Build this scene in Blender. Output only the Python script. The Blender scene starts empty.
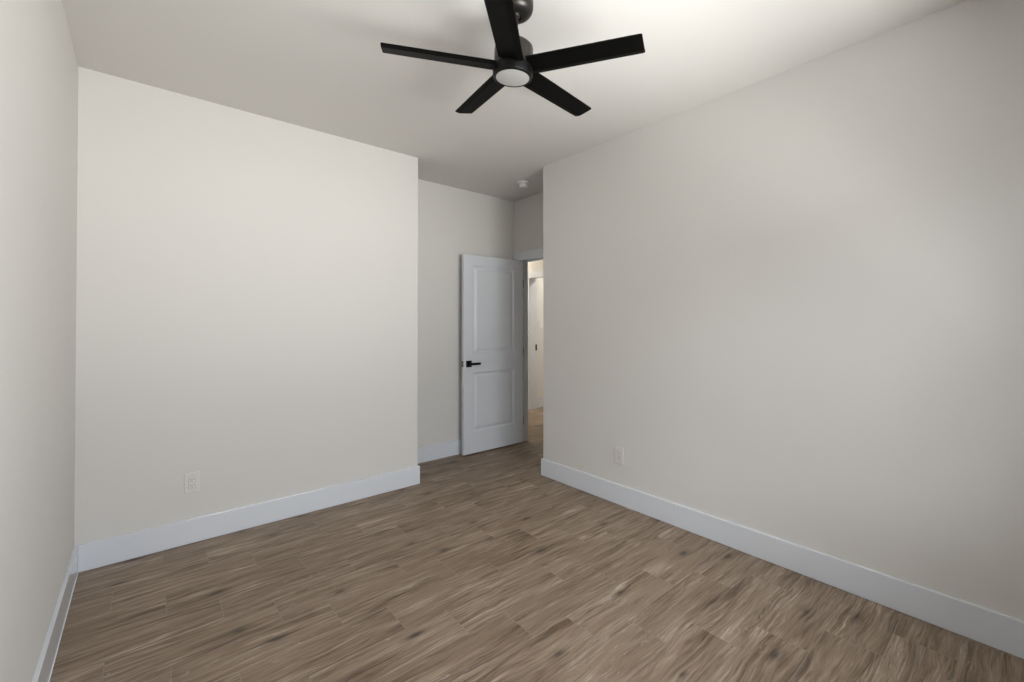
import bpy, bmesh, math, random
from mathutils import Vector, Matrix
random.seed(7)
S = bpy.context.scene
C = S.collection
R = math.radians

# ------------------------------------------------------------------ camera, sky, exposure
cam = bpy.data.cameras.new('camera')
cam_ob = bpy.data.objects.new('camera', cam)
C.objects.link(cam_ob)
cam.sensor_fit = 'HORIZONTAL'; cam.sensor_width = 36.0
cam.lens = 437.5 * 36.0 / 1024.0
cam.shift_y = -21.22 / 1024.0
cam.clip_start = 0.01
cam_ob.location = (0.0, 0.0, 1.3417)
cam_ob.rotation_euler = (R(90.508), 0.0, R(-40.05))
S.camera = cam_ob

S.view_settings.view_transform = 'Standard'
S.view_settings.look = 'None'
S.view_settings.gamma = 1.0
S.view_settings.use_curve_mapping = False
S.view_settings.exposure = 0.0

SKY_STRENGTH = 20.4
SIDE, NEAR, UP, TURN = 0.20, 1.8, 1.0, 20.0
world = bpy.data.worlds.new('sky'); S.world = world
world.use_nodes = True
wn = world.node_tree; wn.nodes.clear()
w_out = wn.nodes.new('ShaderNodeOutputWorld')
w_bg = wn.nodes.new('ShaderNodeBackground')
w_tc = wn.nodes.new('ShaderNodeTexCoord')
w_sep = wn.nodes.new('ShaderNodeSeparateXYZ')
w_rmp = wn.nodes.new('ShaderNodeValToRGB')
w_map = wn.nodes.new('ShaderNodeMapRange')
wn.links.new(w_tc.outputs['Generated'], w_sep.inputs[0])
wn.links.new(w_sep.outputs['Z'], w_map.inputs['Value'])
w_map.inputs['From Min'].default_value = -1.0
wn.links.new(w_map.outputs[0], w_rmp.inputs[0])
e = w_rmp.color_ramp.elements
# sunlit paving below the horizon, a shaded porch sky above it
for p_, c_ in ((0.30, (0.92, 0.92, 0.91)), (0.47, (0.88, 0.88, 0.87)), (0.52, (0.52, 0.535, 0.56))): e.new(p_).color = (*c_, 1)
e[0].position = 0.0; e[0].color = (0.90, 0.90, 0.89, 1)
e[-1].position = 0.60; e[-1].color = (0.48, 0.50, 0.53, 1)
# the yard is brightest straight across from the window and shaded to both sides; near paving is bright all round
w_az = wn.nodes.new('ShaderNodeMapRange'); w_az.interpolation_type = 'SMOOTHSTEP'
w_dot = wn.nodes.new('ShaderNodeVectorMath'); w_dot.operation = 'DOT_PRODUCT'
wn.links.new(w_tc.outputs['Generated'], w_dot.inputs[0]); w_dot.inputs[1].default_value = (math.sin(R(TURN)), -math.cos(R(TURN)), 0)
wn.links.new(w_dot.outputs['Value'], w_az.inputs['Value'])
w_az.inputs['From Min'].default_value = 0.99; w_az.inputs['From Max'].default_value = 0.50
w_az.inputs['To Min'].default_value = 1.0; w_az.inputs['To Max'].default_value = SIDE
w_near = wn.nodes.new('ShaderNodeMapRange'); w_near.interpolation_type = 'SMOOTHSTEP'
wn.links.new(w_sep.outputs['Z'], w_near.inputs['Value'])
w_near.inputs['From Min'].default_value = -0.65; w_near.inputs['From Max'].default_value = -0.38
w_near.inputs['To Min'].default_value = NEAR; w_near.inputs['To Max'].default_value = 0.0
w_max = wn.nodes.new('ShaderNodeMath'); w_max.operation = 'MAXIMUM'
wn.links.new(w_az.outputs[0], w_max.inputs[0]); wn.links.new(w_near.outputs[0], w_max.inputs[1])
w_up = wn.nodes.new('ShaderNodeMapRange'); w_up.interpolation_type = 'SMOOTHSTEP'
wn.links.new(w_sep.outputs['Z'], w_up.inputs['Value'])
w_up.inputs['From Min'].default_value = 0.0; w_up.inputs['From Max'].default_value = 0.30
w_up.inputs['To Min'].default_value = 0.0; w_up.inputs['To Max'].default_value = UP
w_max2 = wn.nodes.new('ShaderNodeMath'); w_max2.operation = 'MAXIMUM'
wn.links.new(w_max.outputs[0], w_max2.inputs[0]); wn.links.new(w_up.outputs[0], w_max2.inputs[1])
w_mul = wn.nodes.new('ShaderNodeMath'); w_mul.operation = 'MULTIPLY'
wn.links.new(w_max2.outputs[0], w_mul.inputs[0]); w_mul.inputs[1].default_value = SKY_STRENGTH
wn.links.new(w_rmp.outputs[0], w_bg.inputs[0])
wn.links.new(w_mul.outputs[0], w_bg.inputs[1])
wn.links.new(w_bg.outputs[0], w_out.inputs[0])

# dimensions (metres)
H = 2.74
XL, YB, XO = -0.282, 3.327, 1.761       # left wall, far wall, its outer corner
XR, YR = 2.713, 2.795                   # right wall and where it ends
YA, XD = 3.812, 3.235                    # alcove wall, entry wall
XD2 = 3.37                              # hall side of the entry wall
YK = -0.47                              # window wall behind
XH, XH2 = 4.60, 4.75                   # far wall of the hall
BH, BT = 0.148, 0.016
OP0, OP1, OPZ = 2.925, 3.742, 2.05      # entry door opening
WX0, WX1, WZ0, WZ1 = 0.40, 2.25, 0.70, 2.15   # window opening in the wall behind

def portal(name, x0, x1, z0, z1, y):
    l = bpy.data.lights.new(name, 'AREA'); l.shape = 'RECTANGLE'
    l.size = x1 - x0; l.size_y = z1 - z0
    l.cycles.is_portal = True
    o = bpy.data.objects.new(name, l); C.objects.link(o)
    o.location = ((x0 + x1) / 2, y, (z0 + z1) / 2)
    o.rotation_euler = (R(90), 0, 0)     # faces into the room (+Y)
    return o
portal('window_daylight', WX0, WX1, WZ0, WZ1, YK - 0.13)

# ------------------------------------------------------------------ material helpers
def mat(name, col, rough=0.5, metal=0.0, spec=0.5):
    m = bpy.data.materials.new(name); m.use_nodes = True
    b = m.node_tree.nodes['Principled BSDF']
    b.inputs['Base Color'].default_value = (*col, 1)
    b.inputs['Roughness'].default_value = rough
    b.inputs['Metallic'].default_value = metal
    b.inputs['Specular IOR Level'].default_value = spec
    return m

def bumpy(m, scale, strength, dist=0.002, detail=4):
    nt = m.node_tree; n = nt.nodes; b = n['Principled BSDF']
    tc = n.new('ShaderNodeTexCoord'); t = n.new('ShaderNodeTexNoise'); bp = n.new('ShaderNodeBump')
    t.inputs['Scale'].default_value = scale; t.inputs['Detail'].default_value = detail
    bp.inputs['Strength'].default_value = strength; bp.inputs['Distance'].default_value = dist
    nt.links.new(tc.outputs['Object'], t.inputs['Vector'])
    nt.links.new(t.outputs[0], bp.inputs['Height'])
    nt.links.new(bp.outputs[0], b.inputs['Normal'])
    return m

M = {}
M['wall'] = bumpy(mat('wall_paint', (0.735, 0.712, 0.682), 0.75, spec=0.2), 90, 0.12)
M['ceiling'] = bumpy(mat('ceiling_paint', (0.72, 0.695, 0.665), 0.85, spec=0.15), 70, 0.15)
M['trim'] = bumpy(mat('trim_paint', (0.76, 0.79, 0.84), 0.09, spec=0.75), 14, 0.004)
M['door'] = bumpy(mat('door_paint', (0.73, 0.755, 0.795), 0.35, spec=0.4), 20, 0.03)
M['black'] = bumpy(mat('matte_black_metal', (0.0025, 0.0025, 0.0025), 0.42, 0.0, 0.25), 60, 0.03)
M['blade'] = bumpy(mat('black_fan_blade', (0.0022, 0.0021, 0.0018), 0.5, 0.0, 0.07), 40, 0.05)
M['bronze'] = bumpy(mat('dark_satin_metal', (0.055, 0.05, 0.046), 0.36, 0.85, 0.5), 40, 0.02)
M['lens'] = bumpy(mat('frosted_lens', (0.46, 0.445, 0.43), 0.5, spec=0.3), 30, 0.02)
M['plastic'] = bumpy(mat('ivory_plastic', (0.77, 0.75, 0.71), 0.3, spec=0.5), 50, 0.01)
M['white_plastic'] = bumpy(mat('white_plastic', (0.85, 0.84, 0.82), 0.4, spec=0.5), 50, 0.01)
M['slot'] = bumpy(mat('dark_slot', (0.03, 0.028, 0.025), 0.6), 30, 0.01)
M['steel'] = bumpy(mat('satin_steel', (0.45, 0.45, 0.44), 0.35, 0.9), 30, 0.02)
M['hall'] = bumpy(mat('hall_paint', (0.76, 0.74, 0.70), 0.75, spec=0.2), 90, 0.1)
M['gap'] = mat('dark_gap', (0.02, 0.02, 0.02), 0.8)
def emissive(name, col, strength):
    m = mat(name, col, 0.5); b = m.node_tree.nodes['Principled BSDF']
    b.inputs['Emission Color'].default_value = (*col, 1); b.inputs['Emission Strength'].default_value = strength
    return m
HALL_LAMP = 95.0
M['lamp'] = emissive('lit_diffuser', (1.0, 0.92, 0.80), HALL_LAMP)
M['lamp_cool'] = emissive('lit_bath_diffuser', (1.0, 0.95, 0.87), 115.0)

# window glass: thin clear pane
g = bpy.data.materials.new('window_glass'); g.use_nodes = True
gt = g.node_tree; gt.nodes.clear()
go = gt.nodes.new('ShaderNodeOutputMaterial'); gm = gt.nodes.new('ShaderNodeMixShader')
gtr = gt.nodes.new('ShaderNodeBsdfTransparent'); ggl = gt.nodes.new('ShaderNodeBsdfGlossy'); gf = gt.nodes.new('ShaderNodeFresnel')
gtr.inputs[0].default_value = (0.94, 0.95, 0.95, 1); ggl.inputs['Roughness'].default_value = 0.02
gf.inputs[0].default_value = 1.25
gt.links.new(gf.outputs[0], gm.inputs[0]); gt.links.new(gtr.outputs[0], gm.inputs[1]); gt.links.new(ggl.outputs[0], gm.inputs[2])
gt.links.new(gm.outputs[0], go.inputs[0])
M['glass'] = g

# wood-look plank tile, 198 x 600 mm, third-offset courses along X
def floor_material():
    m = bpy.data.materials.new('wood_plank_tile'); m.use_nodes = True
    nt = m.node_tree; n = nt.nodes; L = nt.links; b = n['Principled BSDF']
    def math_(op, a, c=None, d=None):
        k = n.new('ShaderNodeMath'); k.operation = op
        for i, v in enumerate((a, c, d)):
            if v is None: continue
            if isinstance(v, (int, float)): k.inputs[i].default_value = v
            else: L.new(v, k.inputs[i])
        return k.outputs[0]
    def noise(vec, scale, detail, rough=0.55, dist=0.0):
        k = n.new('ShaderNodeTexNoise'); L.new(vec, k.inputs['Vector'])
        k.inputs['Scale'].default_value = scale; k.inputs['Detail'].default_value = detail
        k.inputs['Roughness'].default_value = rough; k.inputs['Distortion'].default_value = dist
        return k.outputs[0]
    def comb(x, y, z=0.0):
        k = n.new('ShaderNodeCombineXYZ')
        for i, v in enumerate((x, y, z)):
            if isinstance(v, (int, float)): k.inputs[i].default_value = v
            else: L.new(v, k.inputs[i])
        return k.outputs[0]
    def mixc(f, a, c, mode='MIX'):
        k = n.new('ShaderNodeMix'); k.data_type = 'RGBA'; k.blend_type = mode
        for s, v in ((0, f), (6, a), (7, c)):
            if isinstance(v, (int, float)): k.inputs[s].default_value = v
            elif isinstance(v, tuple): k.inputs[s].default_value = (*v, 1)
            else: L.new(v, k.inputs[s])
        return k.outputs[2]
    def ramp(f, stops, interp='LINEAR'):
        k = n.new('ShaderNodeValToRGB'); k.color_ramp.interpolation = interp
        el = k.color_ramp.elements
        while len(el) < len(stops): el.new(0.5)
        for q, (p, c) in zip(el, stops):
            q.position = p; q.color = (*c, 1) if isinstance(c, tuple) else (c, c, c, 1)
        L.new(f, k.inputs[0]); return k.outputs[0]
    tc = n.new('ShaderNodeTexCoord'); sp = n.new('ShaderNodeSeparateXYZ'); L.new(tc.outputs['Object'], sp.inputs[0])
    X, Y = sp.outputs[0], sp.outputs[1]
    v = math_('DIVIDE', math_('SUBTRACT', Y, 2.965), 0.1975)
    row = math_('FLOOR', v); fv = math_('SUBTRACT', v, row)
    u = math_('DIVIDE', math_('ADD', math_('SUBTRACT', X, 0.287), math_('MULTIPLY', row, 0.2)), 0.6)
    col = math_('FLOOR', u); fu = math_('SUBTRACT', u, col)
    wnz = n.new('ShaderNodeTexWhiteNoise'); wnz.noise_dimensions = '2D'
    L.new(comb(row, col), wnz.inputs['Vector'])
    rnd = wnz.outputs['Value']; rs = n.new('ShaderNodeSeparateColor'); L.new(wnz.outputs['Color'], rs.inputs[0])
    r2 = rs.outputs[1]; r3 = rs.outputs[2]
    # grain, each tile its own piece of wood
    ox = math_('MULTIPLY', rnd, 53.0); oy = math_('MULTIPLY', r2, 31.0)
    gx = math_('ADD', X, ox); gy = math_('ADD', Y, oy)
    wob = noise(comb(math_('MULTIPLY', gx, 2.0), math_('MULTIPLY', gy, 6.0)), 1.0, 3)
    gy2 = math_('ADD', gy, math_('MULTIPLY', math_('SUBTRACT', wob, 0.5), 0.075))
    broad = noise(comb(math_('MULTIPLY', gx, 1.3), math_('MULTIPLY', gy2, 13.0)), 1.0, 5, 0.6)
    mid = noise(comb(math_('MULTIPLY', gx, 2.4), math_('MULTIPLY', gy2, 46.0)), 1.0, 5, 0.65)
    fine = noise(comb(math_('MULTIPLY', gx, 7.0), math_('MULTIPLY', gy2, 160.0)), 1.0, 4, 0.6)
    cloud = noise(comb(math_('MULTIPLY', gx, 2.0), math_('MULTIPLY', gy, 4.0)), 1.0, 3)
    f = math_('ADD', math_('ADD', math_('MULTIPLY', broad, 0.25), math_('MULTIPLY', mid, 0.38)),
              math_('ADD', math_('MULTIPLY', fine, 0.27), math_('MULTIPLY', cloud, 0.13)))
    f = math_('ADD', f, math_('MULTIPLY', math_('SUBTRACT', r3, 0.5), 0.02))
    calm = noise(comb(math_('MULTIPLY', gx, 1.7), math_('MULTIPLY', gy, 9.0), 17.0), 1.0, 2)
    amp = math_('ADD', 0.45, math_('MULTIPLY', math_('MAXIMUM', math_('SUBTRACT', calm, 0.34), 0.0), 3.7))
    f = math_('ADD', 0.505, math_('MULTIPLY', math_('SUBTRACT', f, 0.515), amp))
    base = ramp(f, [(0.38, (0.100, 0.064, 0.039)), (0.46, (0.200, 0.142, 0.095)), (0.515, (0.275, 0.202, 0.143)),
                    (0.57, (0.350, 0.268, 0.198)), (0.65, (0.54, 0.44, 0.345))])
    # dark heart streaks
    streak = noise(comb(math_('MULTIPLY', gx, 2.2), math_('MULTIPLY', gy2, 26.0), 4.0), 1.0, 4, 0.6, 0.3)
    sm = ramp(streak, [(0.57, 0.0), (0.70, 1.0)])
    base = mixc(math_('MULTIPLY', sm, 0.45), base, (0.075, 0.055, 0.042))
    # pale cerused squiggles
    sq = noise(comb(math_('MULTIPLY', gx, 14.0), math_('MULTIPLY', gy2, 60.0), 9.0), 1.0, 3, 0.6, 1.4)
    sqm = ramp(sq, [(0.60, 0.0), (0.68, 1.0)])
    sqg = ramp(cloud, [(0.48, 0.0), (0.62, 1.0)])
    base = mixc(math_('MULTIPLY', math_('MULTIPLY', sqm, sqg), 0.55), base, (0.46, 0.41, 0.36))
    # a knot on some tiles
    kx = math_('SUBTRACT', fu, math_('ADD', math_('MULTIPLY', r2, 0.6), 0.2))
    ky = math_('SUBTRACT', fv, math_('ADD', math_('MULTIPLY', r3, 0.5), 0.25))
    kd = math_('SQRT', math_('ADD', math_('POWER', math_('MULTIPLY', kx, 7.0), 2.0), math_('POWER', math_('MULTIPLY', ky, 5.6), 2.0)))
    kd = math_('ADD', kd, math_('MULTIPLY', math_('SUBTRACT', mid, 0.5), 1.6))
    km = ramp(kd, [(0.0, 1.0), (0.2, 0.75), (0.45, 0.3), (1.0, 0.0)])
    km = math_('MULTIPLY', km, math_('GREATER_THAN', rnd, 0.5))
    base = mixc(math_('MULTIPLY', km, 0.88), base, (0.050, 0.036, 0.027))
    # thin grout joints
    eu = math_('MULTIPLY', math_('MINIMUM', fu, math_('SUBTRACT', 1.0, fu)), 0.6)
    ev = math_('MULTIPLY', math_('MINIMUM', fv, math_('SUBTRACT', 1.0, fv)), 0.1975)
    jm = math_('LESS_THAN', math_('MINIMUM', eu, ev), 0.0011)
    base = mixc(math_('MULTIPLY', jm, 0.8), base, (0.30, 0.265, 0.23))
    L.new(base, b.inputs['Base Color'])
    L.new(math_('ADD', 0.42, math_('MULTIPLY', mid, 0.16)), b.inputs['Roughness'])
    b.inputs['Specular IOR Level'].default_value = 0.35
    hgt = math_('SUBTRACT', math_('MULTIPLY', mid, 0.35), jm)
    bp = n.new('ShaderNodeBump'); bp.inputs['Strength'].default_value = 0.25; bp.inputs['Distance'].default_value = 0.0012
    L.new(hgt, bp.inputs['Height']); L.new(bp.outputs[0], b.inputs['Normal'])
    return m
M['floor'] = floor_material()

# ------------------------------------------------------------------ mesh helpers
def box(bm, x0, x1, y0, y1, z0, z1, bev=0.0, seg=2):
    b2 = bmesh.new()
    bmesh.ops.create_cube(b2, size=1.0)
    for v in b2.verts:
        v.co = ((x0 + x1) / 2 + v.co.x * (x1 - x0), (y0 + y1) / 2 + v.co.y * (y1 - y0), (z0 + z1) / 2 + v.co.z * (z1 - z0))
    if bev > 0:
        bmesh.ops.bevel(b2, geom=list(b2.edges), offset=bev, segments=seg, affect='EDGES', profile=0.5)
    merge(bm, b2)

def merge(bm, b2, mtx=None):
    b2.verts.index_update(); vs = [bm.verts.new(mtx @ v.co if mtx else v.co) for v in b2.verts]
    for f in b2.faces:
        nf = bm.faces.new([vs[v.index] for v in f.verts]); nf.smooth = f.smooth
    b2.free()

def prism(bm, pts, z0, z1):
    """extrude an XY outline (counter-clockwise) from z0 to z1"""
    a = [bm.verts.new((x, y, z0)) for x, y in pts]; c = [bm.verts.new((x, y, z1)) for x, y in pts]
    k = len(pts)
    bm.faces.new(a[::-1]); bm.faces.new(c)
    for i in range(k): bm.faces.new((a[i], a[(i + 1) % k], c[(i + 1) % k], c[i]))

def lathe(bm, prof, n=48, close=True):
    """profile of (radius, z) from top to bottom, spun about Z"""
    rings = []
    for r, z in prof:
        if r < 1e-6: rings.append([bm.verts.new((0, 0, z))])
        else: rings.append([bm.verts.new((r * math.cos(2 * math.pi * i / n), r * math.sin(2 * math.pi * i / n), z)) for i in range(n)])
    for a, c in zip(rings, rings[1:]):
        for i in range(n):
            j = (i + 1) % n
            if len(a) == 1 and len(c) == 1: continue
            if len(a) == 1: f = bm.faces.new((a[0], c[i], c[j]))
            elif len(c) == 1: f = bm.faces.new((a[i], c[0], a[j]))
            else: f = bm.faces.new((a[i], c[i], c[j], a[j]))
            f.smooth = True

def obj(name, bm, m, parent=None, sharp=35):
    bmesh.ops.recalc_face_normals(bm, faces=list(bm.faces))
    me = bpy.data.meshes.new(name); bm.to_mesh(me); bm.free()
    me.materials.append(m)
    o = bpy.data.objects.new(name, me); C.objects.link(o)
    if parent: o.parent = parent
    if any(p.use_smooth for p in me.polygons):
        me.set_sharp_from_angle(angle=R(sharp))
    return o

def struct(name, bm, m, parent=None):
    o = obj(name, bm, m, parent)
    if parent is None: o['kind'] = 'structure'
    return o

def thing(name, label, cat, loc=(0, 0, 0), rot=(0, 0, 0), group=None):
    o = bpy.data.objects.new(name, None); C.objects.link(o)
    o.empty_display_size = 0.05
    o.location = loc; o.rotation_euler = rot
    o['label'] = label; o['category'] = cat
    if group: o['group'] = group
    return o

# ------------------------------------------------------------------ room shell
bm = bmesh.new(); box(bm, -0.42, 7.0, -0.6, 7.2, -0.1, 0.0); struct('floor', bm, M['floor'])
bm = bmesh.new(); box(bm, -0.42, 7.0, -0.6, 7.2, H, H + 0.1); struct('ceiling', bm, M['ceiling'])
bm = bmesh.new(); box(bm, XL - 0.13, XL, YK - 0.13, YB + 0.12, 0, H); struct('wall_left', bm, M['wall'])
bm = bmesh.new()      # far wall with its return towards the alcove
prism(bm, [(XL, YB), (XO, YB), (XO, YA), (XO - 0.12, YA), (XO - 0.12, YB + 0.12), (XL, YB + 0.12)], 0, H)
struct('wall_far', bm, M['wall'])
bm = bmesh.new(); box(bm, XO - 0.12, XD2, YA, YA + 0.12, 0, H); struct('wall_alcove', bm, M['wall'])
bm = bmesh.new()      # right wall with its return towards the entry door
prism(bm, [(XR, YK - 0.13), (XR + 0.12, YK - 0.13), (XR + 0.12, YR - 0.12), (XD2, YR - 0.12), (XD2, YR), (XR, YR)], 0, H)
struct('wall_right', bm, M['wall'])
bm = bmesh.new()      # entry wall: pier, pier, head
box(bm, XD, XD2, YR, OP0 - 0.018, 0, H); box(bm, XD, XD2, OP1 + 0.018, YA, 0, H)
box(bm, XD, XD2, OP0 - 0.018, OP1 + 0.018, OPZ + 0.018, H)
struct('wall_entry', bm, M['wall'])
bm = bmesh.new()      # window wall behind
box(bm, XL, WX0, YK - 0.13, YK, 0, H); box(bm, WX1, XR, YK - 0.13, YK, 0, H)
box(bm, WX0, WX1, YK - 0.13, YK, 0, WZ0); box(bm, WX0, WX1, YK - 0.13, YK, WZ1, H)
struct('wall_window', bm, M['wall'])

# window behind the camera
wm = bmesh.new()
fy0, fy1 = YK - 0.10, YK - 0.04
for x0, x1 in ((WX0, WX0 + 0.045), (WX1 - 0.045, WX1), ((WX0 + WX1) / 2 - 0.04, (WX0 + WX1) / 2 + 0.04)):
    box(wm, x0, x1, fy0, fy1, WZ0, WZ1, 0.003)
for x0, x1 in ((WX0 + 0.045, (WX0 + WX1) / 2 - 0.04), ((WX0 + WX1) / 2 + 0.04, WX1 - 0.045)):
    for z0, z1 in ((WZ0, WZ0 + 0.05), (WZ1 - 0.045, WZ1), ((WZ0 + WZ1) / 2 - 0.02, (WZ0 + WZ1) / 2 + 0.02)):
        box(wm, x0, x1, fy0 + 0.004, fy1 - 0.004, z0, z1, 0.003)
win = struct('window_1', wm, M['trim'])
for x0, x1 in ((WX0 + 0.045, (WX0 + WX1) / 2 - 0.04), ((WX0 + WX1) / 2 + 0.04, WX1 - 0.045)):
    b = bmesh.new(); box(b, x0, x1, YK - 0.072, YK - 0.068, WZ0 + 0.05, WZ1 - 0.045); obj('pane', b, M['glass'], win)
b = bmesh.new(); box(b, WX0 - 0.04, WX1 + 0.04, YK - 0.04, YK + 0.03, WZ0 - 0.025, WZ0, 0.004); obj('window_sill', b, M['trim'], win)

# ------------------------------------------------------------------ baseboards
def board(bm, axis, wall, sgn, a0, a1, h=BH, t=BT):
    """flat board with eased top edge; sits on the wall plane, sgn = into the room"""
    w1 = wall + sgn * t
    lo, hi = min(wall, w1), max(wall, w1)
    if axis == 'x': box(bm, a0, a1, lo, hi, 0.001, h, 0.0025)
    else: box(bm, lo, hi, a0, a1, 0.001, h, 0.0025)
bm = bmesh.new(); board(bm, 'y', XL, 1, YK, YB); bl = struct('baseboard_left', bm, M['trim'])
bm = bmesh.new(); box(bm, XL + BT, XL + BT + 0.003, YK, YB - BT, 0.001, 0.006); obj('caulk_line', bm, M['trim'], bl)
bm = bmesh.new(); board(bm, 'x', YB, -1, XL + BT, XO + BT)
bf = struct('baseboard_far', bm, M['trim'])
bm = bmesh.new(); board(bm, 'y', XO, 1, YB + 0.001, YA - BT); struct('baseboard_return', bm, M['trim'])
bm = bmesh.new(); board(bm, 'x', YA, -1, XO, XD - 0.016); struct('baseboard_alcove', bm, M['trim'])
bm = bmesh.new(); board(bm, 'y', XR, -1, YK, YR + BT); struct('baseboard_right', bm, M['trim'])
bm = bmesh.new(); board(bm, 'x', YR, 1, XR + 0.001, XD - 0.016); struct('baseboard_entry', bm, M['trim'])
bm = bmesh.new(); board(bm, 'x', YK, 1, XL + BT, XR - BT); struct('baseboard_window', bm, M['trim'])

# ------------------------------------------------------------------ entry door frame
def casing(bm, x0, x1, y0, y1, ztop, w, wl=None, wr=None):
    """flat casing round an opening y0..y1 on a wall facing X"""
    wl = w if wl is None else wl; wr = w if wr is None else wr
    box(bm, x0, x1, y0 - wl, y0, 0.001, ztop, 0.002); box(bm, x0, x1, y1, y1 + wr, 0.001, ztop, 0.002)
    box(bm, x0 , x1, y0 - wl, y1 + wr, ztop, ztop + 0.098, 0.002)
bm = bmesh.new()
casing(bm, XD - 0.016, XD, OP0, OP1, OPZ, 0.09, wr=YA - OP1 - 0.001)
tr = struct('trim_1', bm, M['trim'])
bm = bmesh.new()
casing(bm, XD2, XD2 + 0.016, OP0, OP1, OPZ, 0.09)
obj('hall_casing', bm, M['trim'], tr)
bm = bmesh.new()
box(bm, XD, XD2, OP0 - 0.018, OP0, 0.001, OPZ); box(bm, XD, XD + 0.067, OP1, OP1 + 0.018, 0.001, OPZ); box(bm, XD + 0.083, XD2, OP1, OP1 + 0.018, 0.001, OPZ)  # hinge-side jamb split by an added slot, shaped to hold a dark shadow line
box(bm, XD, XD2, OP0 - 0.018, OP1 + 0.018, OPZ, OPZ + 0.018)
obj('jamb', bm, M['trim'], tr)
for z in (0.24, 1.03, 1.80):
    bm = bmesh.new(); box(bm, XD + 0.012, XD + 0.083, OP1 - 0.002, OP1, z - 0.045, z + 0.045); obj('hinge_leaf', bm, M['black'], tr)
bm = bmesh.new()
box(bm, XD + 0.05, XD + 0.062, OP0, OP0 + 0.01, 0.001, OPZ); box(bm, XD + 0.05, XD + 0.062, OP0, OP1, OPZ - 0.01, OPZ)
obj('door_stop', bm, M['trim'], tr)

# ------------------------------------------------------------------ the open door (slab built in its own frame: x along the width from the free edge)
DW, DT, DZ0, DZ1 = 0.802, 0.035, 0.014, 2.047
def door_slab(panels):
    bm = bmesh.new()
    def P(x, y, z): return bm.verts.new((x, y, z))
    xs = [0, panels[0][0], panels[0][1], DW]
    zs = sorted({DZ0, DZ1, *[q for p in panels for q in (p[2], p[3])]})
    for y, s in ((0.0, 1), (DT, -1)):
        for i in range(3):
            for j in range(len(zs) - 1):
                if i == 1 and any(abs(p[2] - zs[j]) < 1e-6 for p in panels): continue
                bm.faces.new((P(xs[i], y, zs[j]), P(xs[i + 1], y, zs[j]), P(xs[i + 1], y, zs[j + 1]), P(xs[i], y, zs[j + 1])))
        for x0, x1, z0, z1 in panels:
            rings = []
            for ins, dep in ((0, 0), (0.004, 0.006), (0.014, 0.011), (0.020, 0.012), (0.025, 0.0115), (0.050, 0.0025), (0.055, 0.002)):
                yy = y + s * dep
                rings.append([P(x0 + ins, yy, z0 + ins), P(x1 - ins, yy, z0 + ins), P(x1 - ins, yy, z1 - ins), P(x0 + ins, yy, z1 - ins)])
            for a, c in zip(rings, rings[1:]):
                for k in range(4): bm.faces.new((a[k], a[(k + 1) % 4], c[(k + 1) % 4], c[k]))
            bm.faces.new(rings[-1])
    for j in range(len(zs) - 1):
        for x in (0, DW):
            bm.faces.new((P(x, 0, zs[j]), P(x, DT, zs[j]), P(x, DT, zs[j + 1]), P(x, 0, zs[j + 1])))
    for i in range(3):
        for z in (DZ0, DZ1):
            bm.faces.new((P(xs[i], 0, z), P(xs[i + 1], 0, z), P(xs[i + 1], DT, z), P(xs[i], DT, z)))
    bmesh.ops.remove_doubles(bm, verts=list(bm.verts), dist=1e-5)
    return bm
door = struct('door_1', door_slab([(0.113, 0.668, 1.036, 1.940), (0.113, 0.668, 0.230, 0.838)]), M['door'])
door.location = (2.468, 3.695, 0)
door['label'] = 'white two-panel interior door standing open against the alcove wall, black lever handle'
door['category'] = 'door'
def lever(side):
    s = -1 if side == 'front' else 1
    y0 = 0.0 if s < 0 else DT
    b = bmesh.new()
    hx, hz, k = 0.062, 0.932, 0.033
    pr = 0.052 if s < 0 else 0.040
    ya, yb = sorted((y0, y0 + s * 0.009)); box(b, hx - k, hx + k, ya, yb, hz - k, hz + k, 0.002)
    h = obj('handle', b, M['black'], door)
    b = bmesh.new(); lathe(b, [(0, 0), (0.013, 0), (0.013, pr - 0.016), (0, pr - 0.016)], 20)
    q = Matrix.Translation((hx, y0 + s * 0.008, hz)) @ Matrix.Rotation(R(90) if s < 0 else R(-90), 4, 'X')
    bmesh.ops.transform(b, matrix=q, verts=list(b.verts)); obj('neck', b, M['black'], h)
    b = bmesh.new(); ya, yb = sorted((y0 + s * (pr - 0.014), y0 + s * pr))
    box(b, hx - 0.012, hx + 0.118, ya, yb, hz - 0.0125, hz + 0.0125, 0.003); obj('lever', b, M['black'], h)
lever('front'); lever('back')
b = bmesh.new(); box(b, -0.0012, 0.0, 0.005, 0.030, 0.9035, 0.9605, 0.0004); lp = obj('latch_plate', b, M['black'], door)
b = bmesh.new(); box(b, -0.010, -0.001, 0.011, 0.024, 0.923, 0.941, 0.002); obj('latch_bolt', b, M['steel'], lp)
for z in (0.24, 1.03, 1.80):
    b = bmesh.new()
    box(b, DW, DW + 0.0015, 0.003, 0.033, z - 0.05, z + 0.05)
    lathe_b = bmesh.new(); lathe(lathe_b, [(0, 0.052), (0.005, 0.052), (0.005, -0.052), (0, -0.052)], 16)
    merge(b, lathe_b, Matrix.Translation((DW + 0.003, DT + 0.0015, z)))
    obj('hinge', b, M['black'], door)

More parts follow.
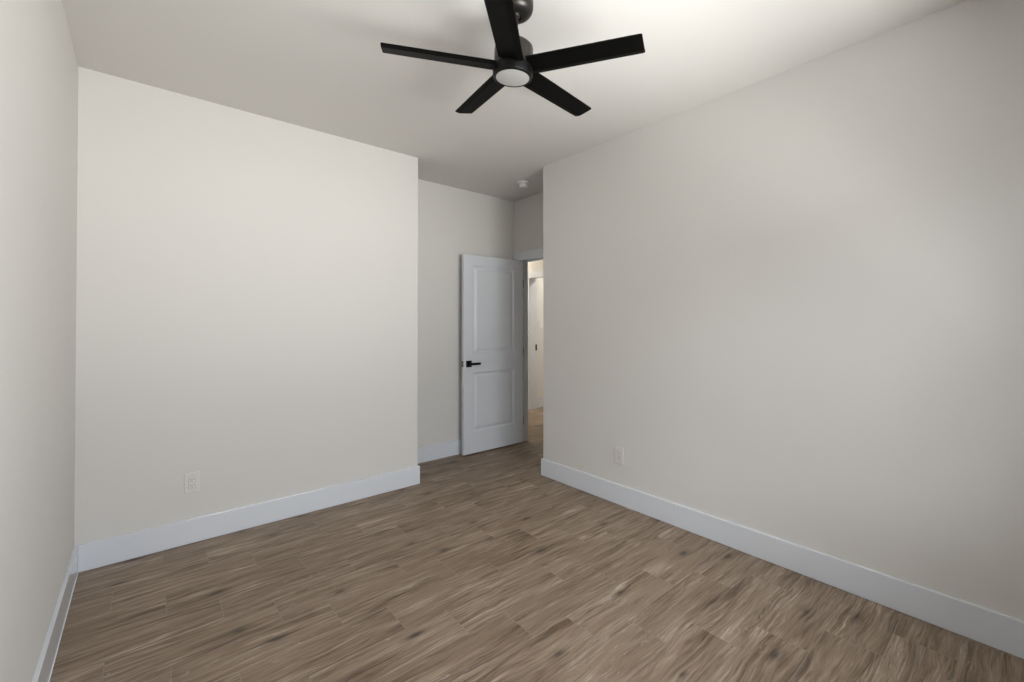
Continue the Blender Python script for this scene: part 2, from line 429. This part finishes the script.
# ------------------------------------------------------------------ hall and the room across it
HY0, HY1 = 4.225, 5.036       # doorway across the hall
bm = bmesh.new()
box(bm, XH, XH2, 1.9, HY0 - 0.018, 0, H); box(bm, XH, XH2, HY1 + 0.018, 6.6, 0, H); box(bm, XH, XH2, HY0 - 0.018, HY1 + 0.018, OPZ + 0.018, H)
struct('wall_hall_far', bm, M['hall'])
bm = bmesh.new(); box(bm, XD2 - 0.12, XD2, YA + 0.12, 6.6, 0, H); struct('wall_hall_near', bm, M['hall'])
bm = bmesh.new(); box(bm, XD2 - 0.12, XH2, 6.6, 6.7, 0, H); struct('wall_hall_end', bm, M['hall'])
bm = bmesh.new(); box(bm, XD2, XH, 1.8, 1.9, 0, H); struct('wall_hall_start', bm, M['hall'])
bm = bmesh.new(); box(bm, XD2 - 0.12, XD2, 1.8, YR - 0.12, 0, H); struct('wall_hall_side', bm, M['hall'])
bm = bmesh.new(); box(bm, XH2, 6.6, 5.11, 5.23, 0, H); struct('wall_bath_side', bm, M['hall'])
bm = bmesh.new(); box(bm, 6.5, 6.6, 3.2, 5.11, 0, H); struct('wall_bath_far', bm, M['hall'])
bm = bmesh.new(); box(bm, XH2, 6.5, 3.1, 3.2, 0, H); struct('wall_bath_near', bm, M['hall'])
bm = bmesh.new(); casing(bm, XH - 0.016, XH, HY0, HY1, OPZ, 0.088); t2 = struct('trim_2', bm, M['trim'])
bm = bmesh.new()
box(bm, XH, XH2, HY0 - 0.018, HY0, 0.001, OPZ); box(bm, XH, XH2, HY1, HY1 + 0.018, 0.001, OPZ); box(bm, XH, XH2, HY0 - 0.018, HY1 + 0.018, OPZ, OPZ + 0.018)
obj('jamb', bm, M['trim'], t2)
bm = bmesh.new(); box(bm, XH + 0.112, XH + 0.147, HY1 - 0.002, HY1, 0.92, 1.015, 0.0005); obj('strike_plate', bm, M['black'], t2)['label'] = 'black strike plate'
bm = bmesh.new(); board(bm, 'x', 5.11, -1, XH2, 6.5); struct('baseboard_bath', bm, M['trim'])
bm = bmesh.new(); board(bm, 'y', XH, -1, HY1 + 0.089, 6.6); struct('baseboard_hall', bm, M['trim'])
sw = thing('light_switch', 'white light switch plate on the bright wall seen through the doorway across the hall', 'light switch', (4.90, 5.11, 1.335))
b = bmesh.new(); box(b, -0.037, 0.037, -0.006, 0, -0.06, 0.06, 0.002); obj('cover_plate', b, M['white_plastic'], sw)
b = bmesh.new(); box(b, -0.016, 0.016, -0.010, -0.005, -0.033, 0.033, 0.002); obj('rocker', b, M['white_plastic'], sw)

def flush_lamp(x, y, m, label):
    t = thing('ceiling_light', label, 'ceiling light', (x, y, H))
    b = bmesh.new(); lathe(b, [(0, 0), (0.15, 0), (0.15, -0.025), (0.14, -0.03), (0, -0.03)], 40); obj('base', b, M['white_plastic'], t)
    b = bmesh.new(); lathe(b, [(0.135, -0.031), (0.13, -0.05), (0.1, -0.068), (0.05, -0.077), (0, -0.08)], 40); obj('diffuser', b, m, t)
flush_lamp(3.98, 5.65, M['lamp'], 'round flush ceiling light with warm lit diffuser in the hall outside the door')
flush_lamp(5.5, 4.2, M['lamp_cool'], 'round flush ceiling light lit in the room across the hall')

# ------------------------------------------------------------------ ceiling fan
FX, FY = 1.225, 1.432
a0 = R(40.05)
right = Vector((math.cos(a0), -math.sin(a0), 0)); fwd = Vector((math.sin(a0), math.cos(a0), 0))
axis = (right * 0.051 - fwd * 0.0546 + Vector((0, 0, 1))).normalized()
tilt = Vector((0, 0, 1)).rotation_difference(axis)
PIV = 2.684                             # ball joint inside the canopy
fan = thing('ceiling_fan', 'black five-blade ceiling fan with a round frosted light, hanging slightly crooked from the ceiling', 'ceiling fan', (FX, FY, H))
hang = (Matrix.Translation((0, 0, PIV - H)) @ tilt.to_matrix().to_4x4())   # frame of everything below the canopy, origin at the pivot
def fan_part(name, bm, m, parent=fan):
    bmesh.ops.transform(bm, matrix=hang, verts=list(bm.verts)); return obj(name, bm, m, parent)
b = bmesh.new()
lathe(b, [(0, 0), (0.074, 0), (0.076, -0.004), (0.076, -0.034), (0.073, -0.047), (0.064, -0.059), (0.050, -0.067), (0.034, -0.071), (0.026, -0.070), (0.024, -0.062), (0, -0.062)], 56)
can = obj('canopy', b, M['bronze'], fan)
b = bmesh.new(); lathe(b, [(0, 0.006), (0.0225, 0.004), (0.0235, -0.006), (0.016, -0.016), (0.0125, -0.018), (0.0125, -0.125), (0, -0.125)], 32)
fan_part('downrod', b, M['bronze'])
MZ = -0.114
b = bmesh.new()
lathe(b, [(0, MZ + 0.012), (0.024, MZ + 0.012), (0.030, MZ), (0.056, MZ - 0.009), (0.071, MZ - 0.017), (0.081, MZ - 0.027), (0.084, MZ - 0.037), (0.084, MZ - 0.108), (0, MZ - 0.108)], 64)
motor = fan_part('motor_housing', b, M['bronze'])
HZ = MZ - 0.108
b = bmesh.new()
lathe(b, [(0, HZ), (0.084, HZ), (0.0875, HZ - 0.004), (0.0875, HZ - 0.040), (0.085, HZ - 0.048), (0.078, HZ - 0.052), (0.0745, HZ - 0.050), (0, HZ - 0.046)], 64)
fan_part('light_ring', b, M['black'])
b = bmesh.new(); lathe(b, [(0.0745, HZ - 0.0475), (0.072, HZ - 0.051), (0.055, HZ - 0.0535), (0.03, HZ - 0.0548), (0, HZ - 0.0552)], 48)
fan_part('light_lens', b, M['lens'])['label'] = 'frosted white lens'
BZ = HZ - 0.014
def blade_bm():
    """blade along +X: flat underside, chamfered leading edge on the +Y side, rounded tip corners"""
    bm = bmesh.new(); r0, r1 = 0.080, 0.552
    secs = []
    for r in (r0, 0.11, 0.2, 0.35, 0.5, r1 - 0.012, r1 - 0.004, r1):
        k = (r - r0) / (r1 - r0)
        w = 0.108 - 0.008 * k
        trim = 0.0 if r < r1 - 0.013 else (0.0003 if r < r1 - 0.005 else (0.001 if r < r1 - 1e-6 else 0.0035))
        yl, yt = w / 2 - trim, -w / 2 + trim
        secs.append([bm.verts.new((r, y, z)) for y, z in ((yt, 0.0), (yt, 0.006), (yl * 0.5, 0.007), (yl, 0.0115), (yl, 0.0075), (yl * 0.55, 0.0))])
    for a, c in zip(secs, secs[1:]):
        for i in range(6): bm.faces.new((a[i], a[(i + 1) % 6], c[(i + 1) % 6], c[i]))
    bm.faces.new(secs[0]); bm.faces.new(secs[-1][::-1])
    return bm
for k in range(5):
    bm = blade_bm()
    ang = R(-24.78 + 72 * k) - a0
    q = Matrix.Translation((0, 0, BZ)) @ Matrix.Rotation(ang, 4, 'Z') @ Matrix.Rotation(R(-13), 4, 'X')
    bmesh.ops.transform(bm, matrix=q, verts=list(bm.verts))
    bl_ = fan_part('blade', bm, M['blade'])

# ------------------------------------------------------------------ smoke detector
sd = thing('smoke_detector', 'small round white smoke detector on the ceiling near the entry door', 'smoke detector', (2.872, 3.236, H))
b = bmesh.new(); lathe(b, [(0, 0), (0.059, 0), (0.061, -0.004), (0.061, -0.011), (0.057, -0.015), (0, -0.016)], 40); obj('base_plate', b, M['white_plastic'], sd)
b = bmesh.new(); lathe(b, [(0.040, -0.015), (0.043, -0.019), (0.043, -0.040), (0.039, -0.046), (0.030, -0.049), (0, -0.050)], 40)
body = obj('body', b, M['white_plastic'], sd)
b = bmesh.new(); lathe(b, [(0.010, -0.049), (0.010, -0.052), (0, -0.0525)], 20); obj('test_button', b, M['white_plastic'], body)

# ------------------------------------------------------------------ wall outlets (built facing -Y)
def outlet(label, loc, rz):
    t = thing('electrical_outlet', label, 'outlet', loc, (0, 0, rz), 'wall outlets')
    b = bmesh.new(); box(b, -0.039, 0.039, -0.0065, 0, -0.0625, 0.0625, 0.0035); pl = obj('cover_plate', b, M['plastic'], t)
    b = bmesh.new(); box(b, -0.0175, 0.0175, -0.0068, -0.0058, -0.0345, 0.0345); obj('reveal', b, M['slot'], pl)
    b = bmesh.new(); box(b, -0.0168, 0.0168, -0.0085, -0.004, -0.0338, 0.0338, 0.0012); rc = obj('receptacle', b, M['plastic'], t)
    for zc in (0.0165, -0.0165):
        b = bmesh.new()
        box(b, -0.0078, -0.0054, -0.0089, -0.0075, zc + 0.0005, zc + 0.0095)
        box(b, 0.0054, 0.0078, -0.0089, -0.0075, zc + 0.0015, zc + 0.0085)
        box(b, -0.0026, 0.0026, -0.0089, -0.0075, zc - 0.0095, zc - 0.0045, 0.0006)
        obj('socket', b, M['slot'], rc)
    for zc in (0.0485, -0.0485):
        b = bmesh.new(); lathe(b, [(0, 0.0008), (0.0028, 0.0004), (0.0032, -0.001), (0, -0.001)], 14)
        bmesh.ops.transform(b, matrix=Matrix.Translation((0, -0.0065, zc)) @ Matrix.Rotation(R(90), 4, 'X'), verts=list(b.verts))
        obj('screw', b, M['steel'], pl)
    return t
outlet('ivory duplex outlet low on the far wall, left of the alcove', (0.230, YB, 0.366), 0)
outlet('ivory duplex outlet low on the right-hand wall', (XR, 1.984, 0.362), R(-90))
